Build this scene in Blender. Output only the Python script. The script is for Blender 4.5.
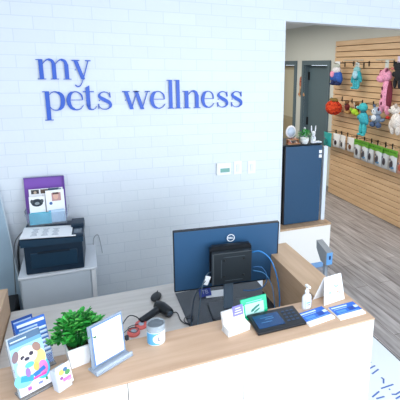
import bpy, bmesh, math, random
from mathutils import Vector, Matrix
from math import sin, cos, pi, radians as RAD
for o in list(bpy.data.objects): bpy.data.objects.remove(o, do_unlink=True)
S = bpy.context.scene
COL = S.collection

# ---------------------------------------------------------------- camera
cam_d = bpy.data.cameras.new('camera'); cam = bpy.data.objects.new('camera', cam_d); COL.objects.link(cam)
cam_d.sensor_fit = 'HORIZONTAL'; cam_d.sensor_width = 36
cam_d.lens = 427.343/400*36
cam_d.shift_x = -(266.579-200)/400
cam_d.shift_y = -(200-166.32)/400
cam_d.clip_start = .05
yaw, pitch, roll = 0.4131, 0.2259, 0.0197
f = Vector((sin(yaw)*cos(pitch), cos(yaw)*cos(pitch), -sin(pitch)))
r = Vector((cos(yaw), -sin(yaw), 0)); u = r.cross(f)
r2 = cos(roll)*r+sin(roll)*u; u2 = -sin(roll)*r+cos(roll)*u
cam.matrix_world = Matrix(((r2.x,u2.x,-f.x,0),(r2.y,u2.y,-f.y,0),(r2.z,u2.z,-f.z,2.131),(0,0,0,1)))
S.camera = cam

# ---------------------------------------------------------------- world, light, exposure
S.view_settings.view_transform = 'Standard'; S.view_settings.look = 'None'
S.view_settings.exposure = 0.43; S.view_settings.gamma = 1
W = bpy.data.worlds.new('sky'); S.world = W; W.use_nodes = True
W.node_tree.nodes['Background'].inputs[0].default_value = (0.73, 0.85, 1, 1)
W.node_tree.nodes['Background'].inputs[1].default_value = 1.8
def area(name, loc, rot, sx, sy, power, col):
    d = bpy.data.lights.new(name, 'AREA'); d.shape = 'RECTANGLE'; d.size = sx; d.size_y = sy
    d.energy = power; d.color = col
    o = bpy.data.objects.new(name, d); o.location = loc; o.rotation_euler = rot; COL.objects.link(o); return o
area('storefront_daylight', (2.1, -2.45, 1.85), (RAD(90), 0, 0), 4.6, 1.9, 128, (0.86, 0.925, 1))
area('ceiling_fill_light', (0.2, 0.3, 2.86), (0, 0, 0), 3.6, 2.2, 30, (0.9, 0.94, 1))  # unseen overhead fill, added to light the front room under its ceiling
area('hall_fill_light', (2.35, 6.0, 2.84), (0, 0, 0), 1.2, 4.4, 60, (1, 0.96, 0.89))  # unseen overhead fill, added to light the hall behind the opening

# ---------------------------------------------------------------- materials
def lin(c):
    return tuple((x/255/12.92 if x/255 <= .04045 else ((x/255+.055)/1.055)**2.4) for x in c)+(1,)
MC = {}
def M(c, rough=.5, metal=0, trans=0, ior=1.45, emit=0, name=None, alpha=1):
    key = (c, rough, metal, trans, emit, alpha)
    if key in MC: return MC[key]
    m = bpy.data.materials.new(name or 'paint'); m.use_nodes = True
    b = m.node_tree.nodes['Principled BSDF']
    b.inputs['Base Color'].default_value = lin(c); b.inputs['Roughness'].default_value = rough
    b.inputs['Metallic'].default_value = metal; b.inputs['Transmission Weight'].default_value = trans
    b.inputs['IOR'].default_value = ior; b.inputs['Alpha'].default_value = alpha
    if emit:
        b.inputs['Emission Color'].default_value = lin(c); b.inputs['Emission Strength'].default_value = emit
    MC[key] = m; return m
def nodes(name):
    m = bpy.data.materials.new(name); m.use_nodes = True
    nt = m.node_tree; return m, nt, nt.nodes['Principled BSDF']
def N(nt, t, **kw):
    n = nt.nodes.new(t)
    for k, v in kw.items():
        if k.startswith('i_'): n.inputs[k[2:].replace('_', ' ')].default_value = v
        else: setattr(n, k, v)
    return n
def ramp(nt, stops):
    n = nt.nodes.new('ShaderNodeValToRGB'); e = n.color_ramp.elements
    while len(e) < len(stops): e.new(.5)
    for el, (p, c) in zip(e, stops): el.position = p; el.color = lin(c)
    return n
def wood(name, c1, c2, axis=0, scale=1.0, rough=.45):
    m, nt, b = nodes(name); L = nt.links
    g = N(nt, 'ShaderNodeNewGeometry'); mp = N(nt, 'ShaderNodeMapping')
    sc = [14*scale]*3; sc[axis] = 1.2*scale; mp.inputs['Scale'].default_value = sc
    L.new(g.outputs['Position'], mp.inputs['Vector'])
    n = N(nt, 'ShaderNodeTexNoise'); n.inputs['Scale'].default_value = 2.2; n.inputs['Detail'].default_value = 6
    L.new(mp.outputs[0], n.inputs['Vector'])
    rp = ramp(nt, [(.3, c1), (.7, c2)]); L.new(n.outputs['Fac'], rp.inputs[0]); L.new(rp.outputs[0], b.inputs['Base Color'])
    b.inputs['Roughness'].default_value = rough
    return m
WOODX = wood('oak_laminate', (190,155,126), (207,175,147), 0)
WOODY = wood('oak_laminate_side', (186,152,120), (206,174,143), 1)
DESKM = wood('grey_ash_worktop', (196,190,184), (212,206,201), 0)
SLATM = wood('maple_slatwall', (214,176,134), (232,197,156), 1, 1.0, .42)
WHITE = M((250,247,242), .4, name='white_laminate')

def brick_mat():
    m, nt, b = nodes('painted_white_brick'); L = nt.links
    g = N(nt, 'ShaderNodeNewGeometry'); sp = N(nt, 'ShaderNodeSeparateXYZ'); cb = N(nt, 'ShaderNodeCombineXYZ')
    L.new(g.outputs['Position'], sp.inputs[0]); L.new(sp.outputs[0], cb.inputs[0]); L.new(sp.outputs[2], cb.inputs[1])
    t = N(nt, 'ShaderNodeTexBrick'); t.offset = .5
    t.inputs['Scale'].default_value = 1; t.inputs['Brick Width'].default_value = .256; t.inputs['Row Height'].default_value = .0875
    t.inputs['Mortar Size'].default_value = .0035; t.inputs['Mortar Smooth'].default_value = .6; t.inputs['Bias'].default_value = 0
    t.inputs['Color1'].default_value = lin((225,232,239)); t.inputs['Color2'].default_value = lin((221,228,236))
    t.inputs['Mortar'].default_value = lin((210,219,228))
    L.new(cb.outputs[0], t.inputs['Vector'])
    n = N(nt, 'ShaderNodeTexNoise'); n.inputs['Scale'].default_value = 30; L.new(g.outputs['Position'], n.inputs['Vector'])
    ml = N(nt, 'ShaderNodeMath', operation='MULTIPLY_ADD'); ml.inputs[1].default_value = -1; L.new(t.outputs['Fac'], ml.inputs[0]); L.new(n.outputs['Fac'], ml.inputs[2])
    bp = N(nt, 'ShaderNodeBump'); bp.inputs['Strength'].default_value = .14; bp.inputs['Distance'].default_value = .006
    L.new(ml.outputs[0], bp.inputs['Height']); L.new(bp.outputs[0], b.inputs['Normal'])
    L.new(t.outputs['Color'], b.inputs['Base Color']); b.inputs['Roughness'].default_value = .5
    return m
BRICK = brick_mat()
def floor_mat():
    m, nt, b = nodes('grey_vinyl_planks'); L = nt.links
    g = N(nt, 'ShaderNodeNewGeometry'); sp = N(nt, 'ShaderNodeSeparateXYZ'); cb = N(nt, 'ShaderNodeCombineXYZ')
    L.new(g.outputs['Position'], sp.inputs[0]); L.new(sp.outputs[1], cb.inputs[0]); L.new(sp.outputs[0], cb.inputs[1])
    t = N(nt, 'ShaderNodeTexBrick'); t.offset = .37
    t.inputs['Scale'].default_value = 1; t.inputs['Brick Width'].default_value = 1.22; t.inputs['Row Height'].default_value = .15
    t.inputs['Mortar Size'].default_value = .0025
    t.inputs['Color1'].default_value = lin((210,209,212)); t.inputs['Color2'].default_value = lin((190,189,192)); t.inputs['Mortar'].default_value = lin((118,108,102))
    L.new(cb.outputs[0], t.inputs['Vector'])
    mp = N(nt, 'ShaderNodeMapping'); mp.inputs['Scale'].default_value = (16, 1.3, 1); L.new(g.outputs['Position'], mp.inputs['Vector'])
    n = N(nt, 'ShaderNodeTexNoise'); n.inputs['Scale'].default_value = 1.6; n.inputs['Detail'].default_value = 7; L.new(mp.outputs[0], n.inputs['Vector'])
    rp = ramp(nt, [(.32, (140,132,128)), (.68, (235,229,225))]); L.new(n.outputs['Fac'], rp.inputs[0])
    mx = N(nt, 'ShaderNodeMix', data_type='RGBA', blend_type='MULTIPLY'); mx.inputs['Factor'].default_value = .85
    L.new(t.outputs['Color'], mx.inputs['A']); L.new(rp.outputs[0], mx.inputs['B']); L.new(mx.outputs['Result'], b.inputs['Base Color'])
    b.inputs['Roughness'].default_value = .38
    return m
FLOORM = floor_mat()
def speckle(name, c1, c2, scale, rough=.8):
    m, nt, b = nodes(name); L = nt.links
    tc = N(nt, 'ShaderNodeTexCoord'); n = N(nt, 'ShaderNodeTexNoise'); n.inputs['Scale'].default_value = scale; n.inputs['Detail'].default_value = 4
    L.new(tc.outputs['Object'], n.inputs['Vector'])
    rp = ramp(nt, [(.35, c1), (.65, c2)]); L.new(n.outputs['Fac'], rp.inputs[0]); L.new(rp.outputs[0], b.inputs['Base Color'])
    b.inputs['Roughness'].default_value = rough; return m
BLACKP = M((26,32,40), .38, name='black_plastic'); DARKG = M((58,62,68), .5, name='dark_grey_plastic')
ACRYL = M((235,243,250), .05, trans=.9, ior=1.2, name='clear_acrylic')
PAPER = M((247,248,250), .6, name='white_paper')
CHROME = M((190,195,200), .25, 1, name='brushed_metal')

# ---------------------------------------------------------------- mesh helper
class MB:
    def __init__(s): s.v = []; s.f = []; s.mi = []; s.sm = []; s.mats = []
    def _m(s, m):
        if m not in s.mats: s.mats.append(m)
        return s.mats.index(m)
    def add(s, vs, fs, m, T=None, smooth=False):
        k = len(s.v); i = s._m(m)
        for p in vs:
            p = Vector(p); s.v.append(T @ p if T else p)
        for q in fs: s.f.append([k+a for a in q]); s.mi.append(i); s.sm.append(smooth)
        return s
    def box(s, c, d, m, T=None, bev=0):
        bm = bmesh.new(); bmesh.ops.create_cube(bm, size=1)
        for v in bm.verts: v.co = Vector((v.co.x*d[0]+c[0], v.co.y*d[1]+c[1], v.co.z*d[2]+c[2]))
        if bev: bmesh.ops.bevel(bm, geom=bm.edges[:], offset=min(bev, min(d)*.45), segments=2, affect='EDGES', profile=.6)
        bm.verts.index_update()
        s.add([v.co.copy() for v in bm.verts], [[v.index for v in q.verts] for q in bm.faces], m, T); bm.free(); return s
    def prism(s, pts, y0, y1, m, T=None):      # outline in local x,z extruded along y
        n = len(pts)
        vs = [(p[0], y0, p[1]) for p in pts]+[(p[0], y1, p[1]) for p in pts]
        fs = [list(range(n)), list(range(2*n-1, n-1, -1))]+[[i, i+n, (i+1) % n+n, (i+1) % n] for i in range(n)]
        return s.add(vs, fs, m, T)
    def lathe(s, prof, m, c=(0,0,0), seg=24, T=None):
        vs = []; fs = []; n = len(prof)
        for k in range(seg):
            a = 2*pi*k/seg
            for rr, z in prof: vs.append((c[0]+rr*cos(a), c[1]+rr*sin(a), c[2]+z))
        for k in range(seg):
            for i in range(n-1):
                a = k*n+i; b = ((k+1) % seg)*n+i; fs.append([a, b, b+1, a+1])
        if prof[0][0] > 1e-5: fs.append([k*n for k in range(seg)][::-1])
        if prof[-1][0] > 1e-5: fs.append([k*n+n-1 for k in range(seg)])
        return s.add(vs, fs, m, T, True)
    def ball(s, c, d, m, T=None, seg=16, rings=10):
        vs = []; fs = []
        for j in range(rings+1):
            p = pi*j/rings
            for i in range(seg):
                a = 2*pi*i/seg; vs.append((c[0]+d[0]/2*sin(p)*cos(a), c[1]+d[1]/2*sin(p)*sin(a), c[2]+d[2]/2*cos(p)))
        for j in range(rings):
            for i in range(seg): fs.append([j*seg+i, (j+1)*seg+i, (j+1)*seg+(i+1) % seg, j*seg+(i+1) % seg])
        return s.add(vs, fs, m, T, True)
    def tube(s, pts, rad, m, seg=8, smooth_path=True, T=None, ends=True):
        P = [Vector(p) for p in pts]
        R = rad if isinstance(rad, (list, tuple)) else [rad]*len(P)
        if smooth_path and len(P) > 2:
            Q = []; RR = []
            for i in range(len(P)-1):
                a = P[max(i-1, 0)]; b = P[i]; c = P[i+1]; d = P[min(i+2, len(P)-1)]
                for k in range(6):
                    t = k/6
                    Q.append(.5*((2*b)+(c-a)*t+(2*a-5*b+4*c-d)*t*t+(3*b-a-3*c+d)*t**3)); RR.append(R[i]*(1-t)+R[i+1]*t)
            Q.append(P[-1]); RR.append(R[-1]); P, R = Q, RR
        vs = []; fs = []; up = Vector((0, 0, 1)); prev = None
        for i, p in enumerate(P):
            d = (P[min(i+1, len(P)-1)]-P[max(i-1, 0)])
            if d.length < 1e-9: d = Vector((0,0,1))
            d.normalize()
            if prev is None: a = d.cross(up if abs(d.z) < .9 else Vector((1,0,0))).normalized()
            else:
                a = prev-d*prev.dot(d)
                a = a.normalized() if a.length > 1e-6 else d.cross(up).normalized()
            prev = a; b = d.cross(a)
            for k in range(seg):
                t = 2*pi*k/seg; vs.append(p+a*cos(t)*R[i]+b*sin(t)*R[i])
        for i in range(len(P)-1):
            for k in range(seg): fs.append([i*seg+k, i*seg+(k+1) % seg, (i+1)*seg+(k+1) % seg, (i+1)*seg+k])
        if ends: fs.append(list(range(seg))[::-1]); fs.append([(len(P)-1)*seg+k for k in range(seg)])
        return s.add(vs, fs, m, T, True)
    def build(s, name, parent=None, label=None):
        me = bpy.data.meshes.new(name); me.from_pydata([tuple(p) for p in s.v], [], s.f)
        for m in s.mats: me.materials.append(m)
        for p, i, q in zip(me.polygons, s.mi, s.sm): p.material_index = i; p.use_smooth = q
        bm = bmesh.new(); bm.from_mesh(me); bmesh.ops.recalc_face_normals(bm, faces=bm.faces[:]); bm.to_mesh(me); bm.free()
        o = bpy.data.objects.new(name, me); COL.objects.link(o)
        if parent: o.parent = parent
        if label: o['label'] = label
        return o
def tag(o, label, cat, group=None):
    o['label'] = label; o['category'] = cat
    if group: o['group'] = group
    return o
def thing(name, label, cat, loc=(0,0,0), rz=0, group=None, rx=0):
    o = bpy.data.objects.new(name, None); COL.objects.link(o); o.empty_display_size = .05
    o.location = loc; o.rotation_euler = (rx, 0, rz); return tag(o, label, cat, group)
def struct(mb, name):
    o = mb.build(name); o['kind'] = 'structure'; return o
def bx(c, d, m, bev=0): return MB().box(c, d, m, None, bev)
def span(x0, x1, y0, y1, z0, z1): return ((x0+x1)/2, (y0+y1)/2, (z0+z1)/2), (x1-x0, y1-y0, z1-z0)
def text_mesh(txt, size, m, depth=.0006, bold=0):
    """flat lettering as a mesh in the x,z plane facing -y, centred"""
    c = bpy.data.curves.new('lettering', 'FONT'); c.body = txt; c.size = size; c.extrude = depth; c.offset = bold
    c.align_x = 'CENTER'; c.align_y = 'CENTER'
    o = bpy.data.objects.new('lettering', c); COL.objects.link(o)
    dg = bpy.context.evaluated_depsgraph_get(); me = bpy.data.meshes.new_from_object(o.evaluated_get(dg))
    bpy.data.objects.remove(o, do_unlink=True); me.transform(Matrix.Rotation(RAD(90), 4, 'X')); me.materials.clear(); me.materials.append(m)
    return me
def put_text(name, txt, size, m, loc, parent=None, rot=None, depth=.0006, bold=0):
    o = bpy.data.objects.new(name, text_mesh(txt, size, m, depth, bold)); COL.objects.link(o); o.location = loc
    if rot: o.rotation_euler = rot
    if parent: o.parent = parent
    return o
RX = lambda a: Matrix.Rotation(a, 4, 'X'); RY = lambda a: Matrix.Rotation(a, 4, 'Y'); RZ = lambda a: Matrix.Rotation(a, 4, 'Z')
TR = lambda x, y, z: Matrix.Translation((x, y, z))

# ================================================================ THE SETTING
WALLP = M((218,220,212), .7, name='cream_wall_paint')
CEILM = M((226,232,238), .8, name='ceiling_paint')
struct(bx(*span(-2.6, 4.1, -2.6, 9.4, -.1, 0), FLOORM), 'floor')
struct(bx(*span(-2.6, 4.1, -2.6, 9.4, 2.90, 3.0), CEILM), 'ceiling')
wb = MB(); wb.box(*span(-2.6, 1.69, 3.5, 3.64, 0, 2.9), BRICK); wb.box(*span(1.69, 3.97, 3.5, 3.64, 2.53, 2.9), BRICK)
struct(wb, 'wall_back')
struct(bx(*span(-2.6, -2.5, -2.6, 9.4, 0, 2.9), WALLP), 'wall_left')
struct(bx(*span(-2.5, 3.97, 9.3, 9.4, 0, 2.9), WALLP), 'wall_far')
# right wall with two door openings
wr = MB()
wr.box(*span(3.97, 4.1, -2.6, 6.49, 0, 2.9), WALLP)
wr.box(*span(3.97, 4.1, 7.33, 7.73, 0, 2.9), WALLP)
wr.box(*span(3.97, 4.1, 8.45, 9.4, 0, 2.9), WALLP)
wr.box(*span(3.97, 4.1, 6.49, 7.33, 2.22, 2.9), WALLP)
wr.box(*span(3.97, 4.1, 7.73, 8.45, 2.22, 2.9), WALLP)
struct(wr, 'wall_right')
# storefront: glazed front wall behind the camera
fr = MB(); AL = M((210,214,218), .4, .6, name='aluminium')
fr.box(*span(-2.5, 3.97, -2.6, -2.5, 0, .35), WALLP); fr.box(*span(-2.5, 3.97, -2.6, -2.5, 2.8, 2.9), WALLP)
struct(fr, 'wall_front')
wf = MB()
for x in (-2.5, -.9, .7, 2.3, 3.89): wf.box(*span(x, x+.08, -2.58, -2.52, .35, 2.8), AL)
struct(wf, 'window_1')
# doors in the right wall of the hall
GREYD = M((92,112,120), .5, name='grey_door_paint'); GREYF = M((90,108,116), .5, name='grey_frame_paint')
def door(name, y0, y1, slab_fn):
    root = bpy.data.objects.new(name, None); COL.objects.link(root); root.location = (3.97, (y0+y1)/2, 0); root['kind'] = 'structure'
    hw = (y1-y0)/2
    fm = MB()
    for s in (-1, 1): fm.box((-.015, s*(hw-.04), 1.14), (.03+.0, .08, 2.28), GREYF)
    fm.box((-.015, 0, 2.24), (.03, y1-y0-.16, .08), GREYF)
    for s in (-1, 1): fm.box((.065, s*(hw-.088), 1.1), (.13, .012, 2.2), GREYF)
    fm.box((.065, 0, 2.206), (.13, y1-y0-.17, .012), GREYF)
    fm.build('door_frame', root)
    slab_fn(root, hw); return root
def slab2(root, hw):
    s = MB().box((.1, 0, 1.1), (.045, 2*hw-.2, 2.19), GREYD, bev=.004); d = s.build('door_slab', root)
    for z in (2.0, 1.15, .25):
        MB().box((.068, hw-.115, z), (.018, .05, .15), M((18,20,24), .4), bev=.003).build('hinge', d)
    k = MB(); k.lathe([(.0, 0), (.026, .003), (.03, .014), (.024, .026), (0, .03)], M((232,232,230), .3), T=TR(.078, -hw+.13, 1.655) @ RY(RAD(-90)), seg=16)
    k.build('door_bumper', d)
def slab1(root, hw):
    s = MB(); s.box((.1, 0, 1.1), (.045, 2*hw-.2, 2.19), M((178,166,138), .6)); d = s.build('door_slab', root)
    g = MB(); g.box((.075, 0, 1.63), (.006, 2*hw-.26, .96), M((206,198,172), .35)); g.build('door_panel', d)
    g = MB(); g.box((.075, 0, .98), (.006, 2*hw-.26, .22), M((176,160,128), .35)); g.build('door_panel', d)
door('door_2', 6.41, 7.41, slab2)
door('door_1', 7.65, 8.53, slab1)
BB = M((150,152,150), .5)
bl = MB(); bl.box(*span(3.955, 3.97, 6.27, 6.41, 0, .1), BB); bl.box(*span(3.955, 3.97, 7.41, 7.65, 0, .1), BB); bl.box(*span(3.955, 3.97, 8.53, 9.3, 0, .1), BB)
struct(bl, 'baseboard_right')

# slatwall panel on the right wall
sw = MB(); pitch_ = .086; nsl = 30; GRV = M((96,62,36), .7, name='slat_groove')
y0s, y1s = 3.66, 6.25
for i in range(nsl):
    z0 = i*pitch_
    hb = .5 if False else .007
    # each slat: flat face with bevelled upper and lower lips
    vs = []
    for y in (y0s, y1s):
        vs += [(3.968, y, z0+.009), (3.945, y, z0+.009), (3.94, y, z0+.013), (3.94, y, z0+pitch_-.004), (3.945, y, z0+pitch_), (3.968, y, z0+pitch_)]
    sw.add(vs, [[0,1,7,6],[1,2,8,7],[2,3,9,8],[3,4,10,9],[4,5,11,10],[0,1,2,3,4,5],[6,7,8,9,10,11]], SLATM)
sw.box(*span(3.966, 3.97, y0s, y1s, 0, nsl*pitch_), GRV)
tag(sw.build('slatwall_panel'), 'light maple slatwall display panel covering the right wall', 'display wall')

# ================================================================ FLOOR MAT WITH LETTERING
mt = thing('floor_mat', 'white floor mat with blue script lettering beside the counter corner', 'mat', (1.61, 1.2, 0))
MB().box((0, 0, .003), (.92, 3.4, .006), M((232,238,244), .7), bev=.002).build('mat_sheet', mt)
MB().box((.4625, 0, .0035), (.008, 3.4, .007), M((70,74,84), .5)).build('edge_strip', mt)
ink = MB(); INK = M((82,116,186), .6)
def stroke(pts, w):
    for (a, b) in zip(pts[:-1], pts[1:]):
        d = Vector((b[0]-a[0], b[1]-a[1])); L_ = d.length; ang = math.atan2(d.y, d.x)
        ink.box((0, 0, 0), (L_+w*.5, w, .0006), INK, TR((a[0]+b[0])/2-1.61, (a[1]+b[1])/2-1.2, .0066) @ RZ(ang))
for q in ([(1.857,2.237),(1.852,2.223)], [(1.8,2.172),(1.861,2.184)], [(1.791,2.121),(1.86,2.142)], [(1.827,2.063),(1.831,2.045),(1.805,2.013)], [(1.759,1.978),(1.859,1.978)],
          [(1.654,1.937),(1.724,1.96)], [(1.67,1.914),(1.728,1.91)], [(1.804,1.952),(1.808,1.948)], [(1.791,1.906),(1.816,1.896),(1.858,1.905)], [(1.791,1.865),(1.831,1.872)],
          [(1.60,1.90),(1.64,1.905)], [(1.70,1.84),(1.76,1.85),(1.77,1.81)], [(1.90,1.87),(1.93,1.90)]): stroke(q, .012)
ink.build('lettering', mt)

# ================================================================ RECEPTION COUNTER
ct = thing('reception_counter', 'white fronted reception counter with light oak ledge top in the foreground', 'counter', (0, 1.49, 0))
def cpart(name, sp, m, bev=0, label=None):
    c, d = span(*sp); return MB().box((c[0], c[1]-1.49, c[2]), d, m, None, bev).build(name, ct, label)
cpart('ledge_top', (-1.35, 1.145, 1.37, 1.612, 1.042, 1.05), WOODX, .001)
cpart('ledge_core', (-1.35, 1.143, 1.392, 1.612, 1.022, 1.042), WOODX)
cpart('arm_top', (.985, 1.145, 1.612, 2.28, 1.022, 1.05), WOODY, .002)
for x0, x1 in ((-1.35, -.3415), (-.3385, .0835), (.0865, .5195), (.5225, 1.143)):
    cpart('front_panel', (x0, x1, 1.372, 1.39, .0, 1.0415), WHITE, .0015)
cpart('rear_panel', (-1.35, .99, 1.594, 1.61, .0, 1.022), WOODX)
cpart('side_panel', (1.127, 1.143, 1.39, 2.278, .0, 1.022), WHITE)
cpart('inner_panel', (.987, 1.003, 1.61, 2.278, .0, 1.022), WOODY)
cpart('end_panel', (1.003, 1.127, 2.262, 2.278, .0, 1.022), WOODY)
# low pedestal at the left end
pd = thing('side_cabinet', 'light oak side cabinet at the left end of the reception desk', 'cabinet', (-.78, 2.11, 0))
MB().box((0, 0, .43), (.66, .98, .86), WOODY).build('cabinet_body', pd)
MB().box((0, 0, .872), (.662, .984, .024), WOODY, bev=.002).build('cabinet_top', pd)
wk = MB().box(*span(-.447, .985, 1.612, 2.6, .712, .74), DESKM, None, .002)
wt = thing('worktop', 'pale grey-wood worktop behind the reception ledge', 'desk', (.27, 2.1, 0))
MB().box((0, 0, .726), (1.43, .984, .028), DESKM, None, .002).build('desk_top', wt)
for x in (-.69, .69): MB().box((x, .0, .356), (.02, .92, .712), WOODY).build('support_panel', wt)

# ================================================================ WHITE CABINET, PRINTER, BIN, FOLDER
cb = thing('printer_cabinet', 'low white cabinet against the brick wall under the printer', 'cabinet', (-.215, 3.27, 0), 0)
MB().box((0, .01, .355), (.48, .42, .71), M((206,216,226), .4), bev=.004).build('cabinet_body', cb)
MB().box((-.015, -.206, .36), (.43, .014, .69), M((204,214,224), .35), bev=.004).build('door', cb)
MB().box((.222, -.208, .36), (.03, .014, .69), M((236,239,243), .35), bev=.004).build('side_trim', cb)
MB().box((0, .0, .718), (.496, .44, .016), M((230,235,242), .35), bev=.004).build('cabinet_top', cb)
pr = thing('printer', 'dark blue-grey printer on the white cabinet', 'printer', (-.225, 3.238, .7265), RAD(-2.5))
PM = M((20,44,64), .45, name='printer_plastic'); PM2 = M((26,56,78), .4, name='printer_plastic_light')
MB().box((0, .01, .105), (.365, .35, .21), PM, bev=.01).build('printer_body', pr)
MB().box((0, -.168, .1), (.29, .012, .11), PM2, bev=.004).build('front_tray', pr)
MB().box((0, -.176, .155), (.2, .01, .012), M((16,34,50), .5)).build('output_slot', pr)
sc = MB(); sc.prism([(-.195, .21), (.19, .21), (.19, .243), (-.195, .262)], -.19, .17, PM2); sc.build('scanner_lid', pr)
cp = MB(); cp.box((.155, -.1, .252), (.075, .16, .025), PM, TR(0,0,0), bev=.004); cp.build('control_panel', pr)
MB().box((.155, -.12, .266), (.05, .08, .003), M((96,110,122), .2), bev=.001).build('display', pr)
tr = MB(); tr.box((.15, .03, .275), (.085, .12, .03), PM, bev=.006); tr.build('paper_feeder', pr)
# printed sheet on the lid
sh = thing('printed_sheet', 'white instruction sheet with columns of grey text lying on the printer', 'paper', (-.245, 3.145, .995), RAD(-2.5), rx=0)
SHT = TR(0,0,0) @ RY(RAD(2.9))
MB().box((-.008, 0.004, .0), (.34, .22, .002), PAPER, SHT).build('sheet', sh)
tx = MB()
for cx in (-.1, -.035, .03):
    for k in range(7): tx.box((cx, -.06+k*.02, .0012), (.042-.008*(k % 3), .006, .0006), M((120,130,145), .7), SHT)
tx.build('text_lines', sh)
# clear bin
bn = thing('brochure_bin', 'clear plastic tray of brochures and cards on top of the printer', 'bin', (-.268, 3.325, 1.0), RAD(-2))
t = MB(); w, d_, h = .25, .09, .115
t.box((0, 0, .003), (w, d_, .005), ACRYL)
for s in (-1, 1):
    t.prism([(s*w/2, 0), (s*(w/2+.015), h), (s*(w/2+.012), h), (s*(w/2-.004), 0)], -d_/2, d_/2, ACRYL)
t.add([(-w/2, -d_/2, 0), (w/2, -d_/2, 0), (w/2+.015, -d_/2-.015, h*.85), (-w/2-.015, -d_/2-.015, h*.85), (-w/2, -d_/2+.003, 0), (w/2, -d_/2+.003, 0), (w/2+.015, -d_/2-.012, h*.85), (-w/2-.015, -d_/2-.012, h*.85)],
      [[0,1,2,3],[4,5,6,7],[0,1,5,4],[3,2,6,7],[1,2,6,5],[0,3,7,4]], ACRYL)
t.box((0, d_/2, h/2), (w, .003, h), ACRYL)
t.build('tray', bn)
def card(name, label, cat, loc, rz, rx, w, h, base, extra=None, th=.004, group=None):
    o = thing(name, label, cat, loc, rz, group, rx=rx)
    MB().box((0, 0, h/2), (w, th, h), base).build('card', o)
    if extra: extra(o)
    return o
def deco(o, items, th=.004, name='print'):
    """items: (shape, x, z, w, h, colour) printed on the front face; shape b = bar, e = ellipse"""
    m = MB(); k = 0
    for it in items:
        s, x, z, w, h, c = it[:6]; rot = it[6] if len(it) > 6 else 0; k += 1
        y = -th/2-.0003-k*.00008; T = TR(x, y, z) @ RY(rot)
        if s == 'b': m.box((0, 0, 0), (w, .0005, h), M(c, .6), T)
        elif s == 'e':
            n = 20; m.prism([(w/2*cos(2*pi*i/n), h/2*sin(2*pi*i/n)) for i in range(n)], -.00025, .00025, M(c, .6), T)
    return m.build(name, o)
card('leaflet', 'white leaflet with a round black cat picture in the clear tray', 'leaflet', (-.328, 3.305, 1.008), 0, RAD(-6), .1, .2, PAPER,
     lambda o: deco(o, [('e', 0, .155, .075, .055, (40,52,60)), ('e', -.032, .165, .02, .03, (70,80,84)), ('e', .032, .165, .02, .03, (70,80,84)), ('e', 0, .15, .03, .02, (150,160,164)), ('b', 0, .05, .09, .07, (70,190,220))]))
card('leaflet', 'white leaflet with a portrait photo in the clear tray', 'leaflet', (-.21, 3.315, 1.008), RAD(4), RAD(-5), .12, .235, PAPER,
     lambda o: deco(o, [('b', .008, .185, .06, .06, (196,150,150)), ('e', .005, .19, .035, .05, (222,178,160)), ('b', .005, .21, .04, .014, (90,60,60)), ('e', -.03, .14, .02, .022, (70,110,170)), ('b', 0, .06, .1, .06, (110,180,225)), ('b', 0, .045, .06, .012, (240,240,250))]))
card('photo_strip', 'dark photo card peeking out behind the leaflets in the clear tray', 'leaflet', (-.268, 3.345, 1.008), 0, RAD(-4), .22, .245, M((235,235,238), .6),
     lambda o: deco(o, [('b', -.07, .225, .05, .03, (64,60,64)), ('b', -.01, .225, .05, .03, (90,74,64)), ('b', .05, .23, .07, .028, (50,74,100)), ('e', -.07, .22, .02, .02, (190,170,150)), ('b', .09, .225, .02, .03, (140,150,160))]))
tg = thing('aqua_card', 'aqua and white folded card lying at the front of the clear tray', 'card', (-.268, 3.288, 1.008), 0)
MB().box((-.045, 0, .045), (.14, .008, .085), M((90,205,228), .5)).build('card', tg)
MB().box((.07, .005, .05), (.09, .006, .09), M((205,225,245), .4)).build('insert', tg)
pf = thing('purple_folder', 'purple cardboard folder standing behind the clear tray against the wall', 'folder', (-.283, 3.42, .985), RAD(-1), rx=RAD(-7))
MB().box((0, 0, .166), (.262, .014, .332), M((128,80,178), .55), bev=.003).build('folder_body', pf)
MB().box((.133, -.012, .166), (.006, .036, .33), M((104,62,160), .55)).build('folder_side', pf)
MB().box((0, -.008, .331), (.262, .03, .006), M((100,70,150), .55)).build('folder_edge', pf)
# black cables left of the cabinet
cbk = MB()
cbk.tube([(-.43, 3.46, .9), (-.475, 3.44, .86), (-.495, 3.40, .74), (-.492, 3.372, .5), (-.494, 3.368, .2), (-.496, 3.362, .0085)], .008, BLACKP)
tag(cbk.build('power_cable'), 'thick black cable looping down left of the white cabinet', 'cable')
cbk = MB(); cbk.tube([(-.44, 3.44, .93), (-.51, 3.40, .84), (-.53, 3.385, .6), (-.54, 3.372, .3), (-.55, 3.370, .006)], .004, M((120,124,128), .5))
tag(cbk.build('network_cable'), 'thin grey cable hanging beside the thick black cable', 'cable')
tw = thing('dark_box', 'black upright box standing on the floor in the gap left of the white cabinet', 'computer', (-.60, 3.18, 0))  # plain dark block filling the gap left of the cabinet
MB().box((0, 0, .24), (.17, .34, .46), M((34,34,36), .5), bev=.006).build('case', tw)
MB().box((0, -.172, .24), (.15, .006, .43), M((24,24,26), .4), bev=.002).build('front_plate', tw)
lp = thing('leaning_board', 'pale blue-grey board leaning on the brick wall at the left edge', 'board', (-.80, 3.40, 0), 0)
lb = MB(); lb.prism([(-.3, 0), (.32, 0), (.27, .75), (.22, 1.28), (-.3, 1.28)], -.008, .008, M((164,188,206), .5), RX(RAD(-3.2))); lb.build('board', lp)
lb = MB(); lb.tube([(.322, -.008, .0), (.272, .034, .75), (.222, .064, 1.28)], .005, M((205,218,228), .4)); lb.build('edge_strip', lp)

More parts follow.
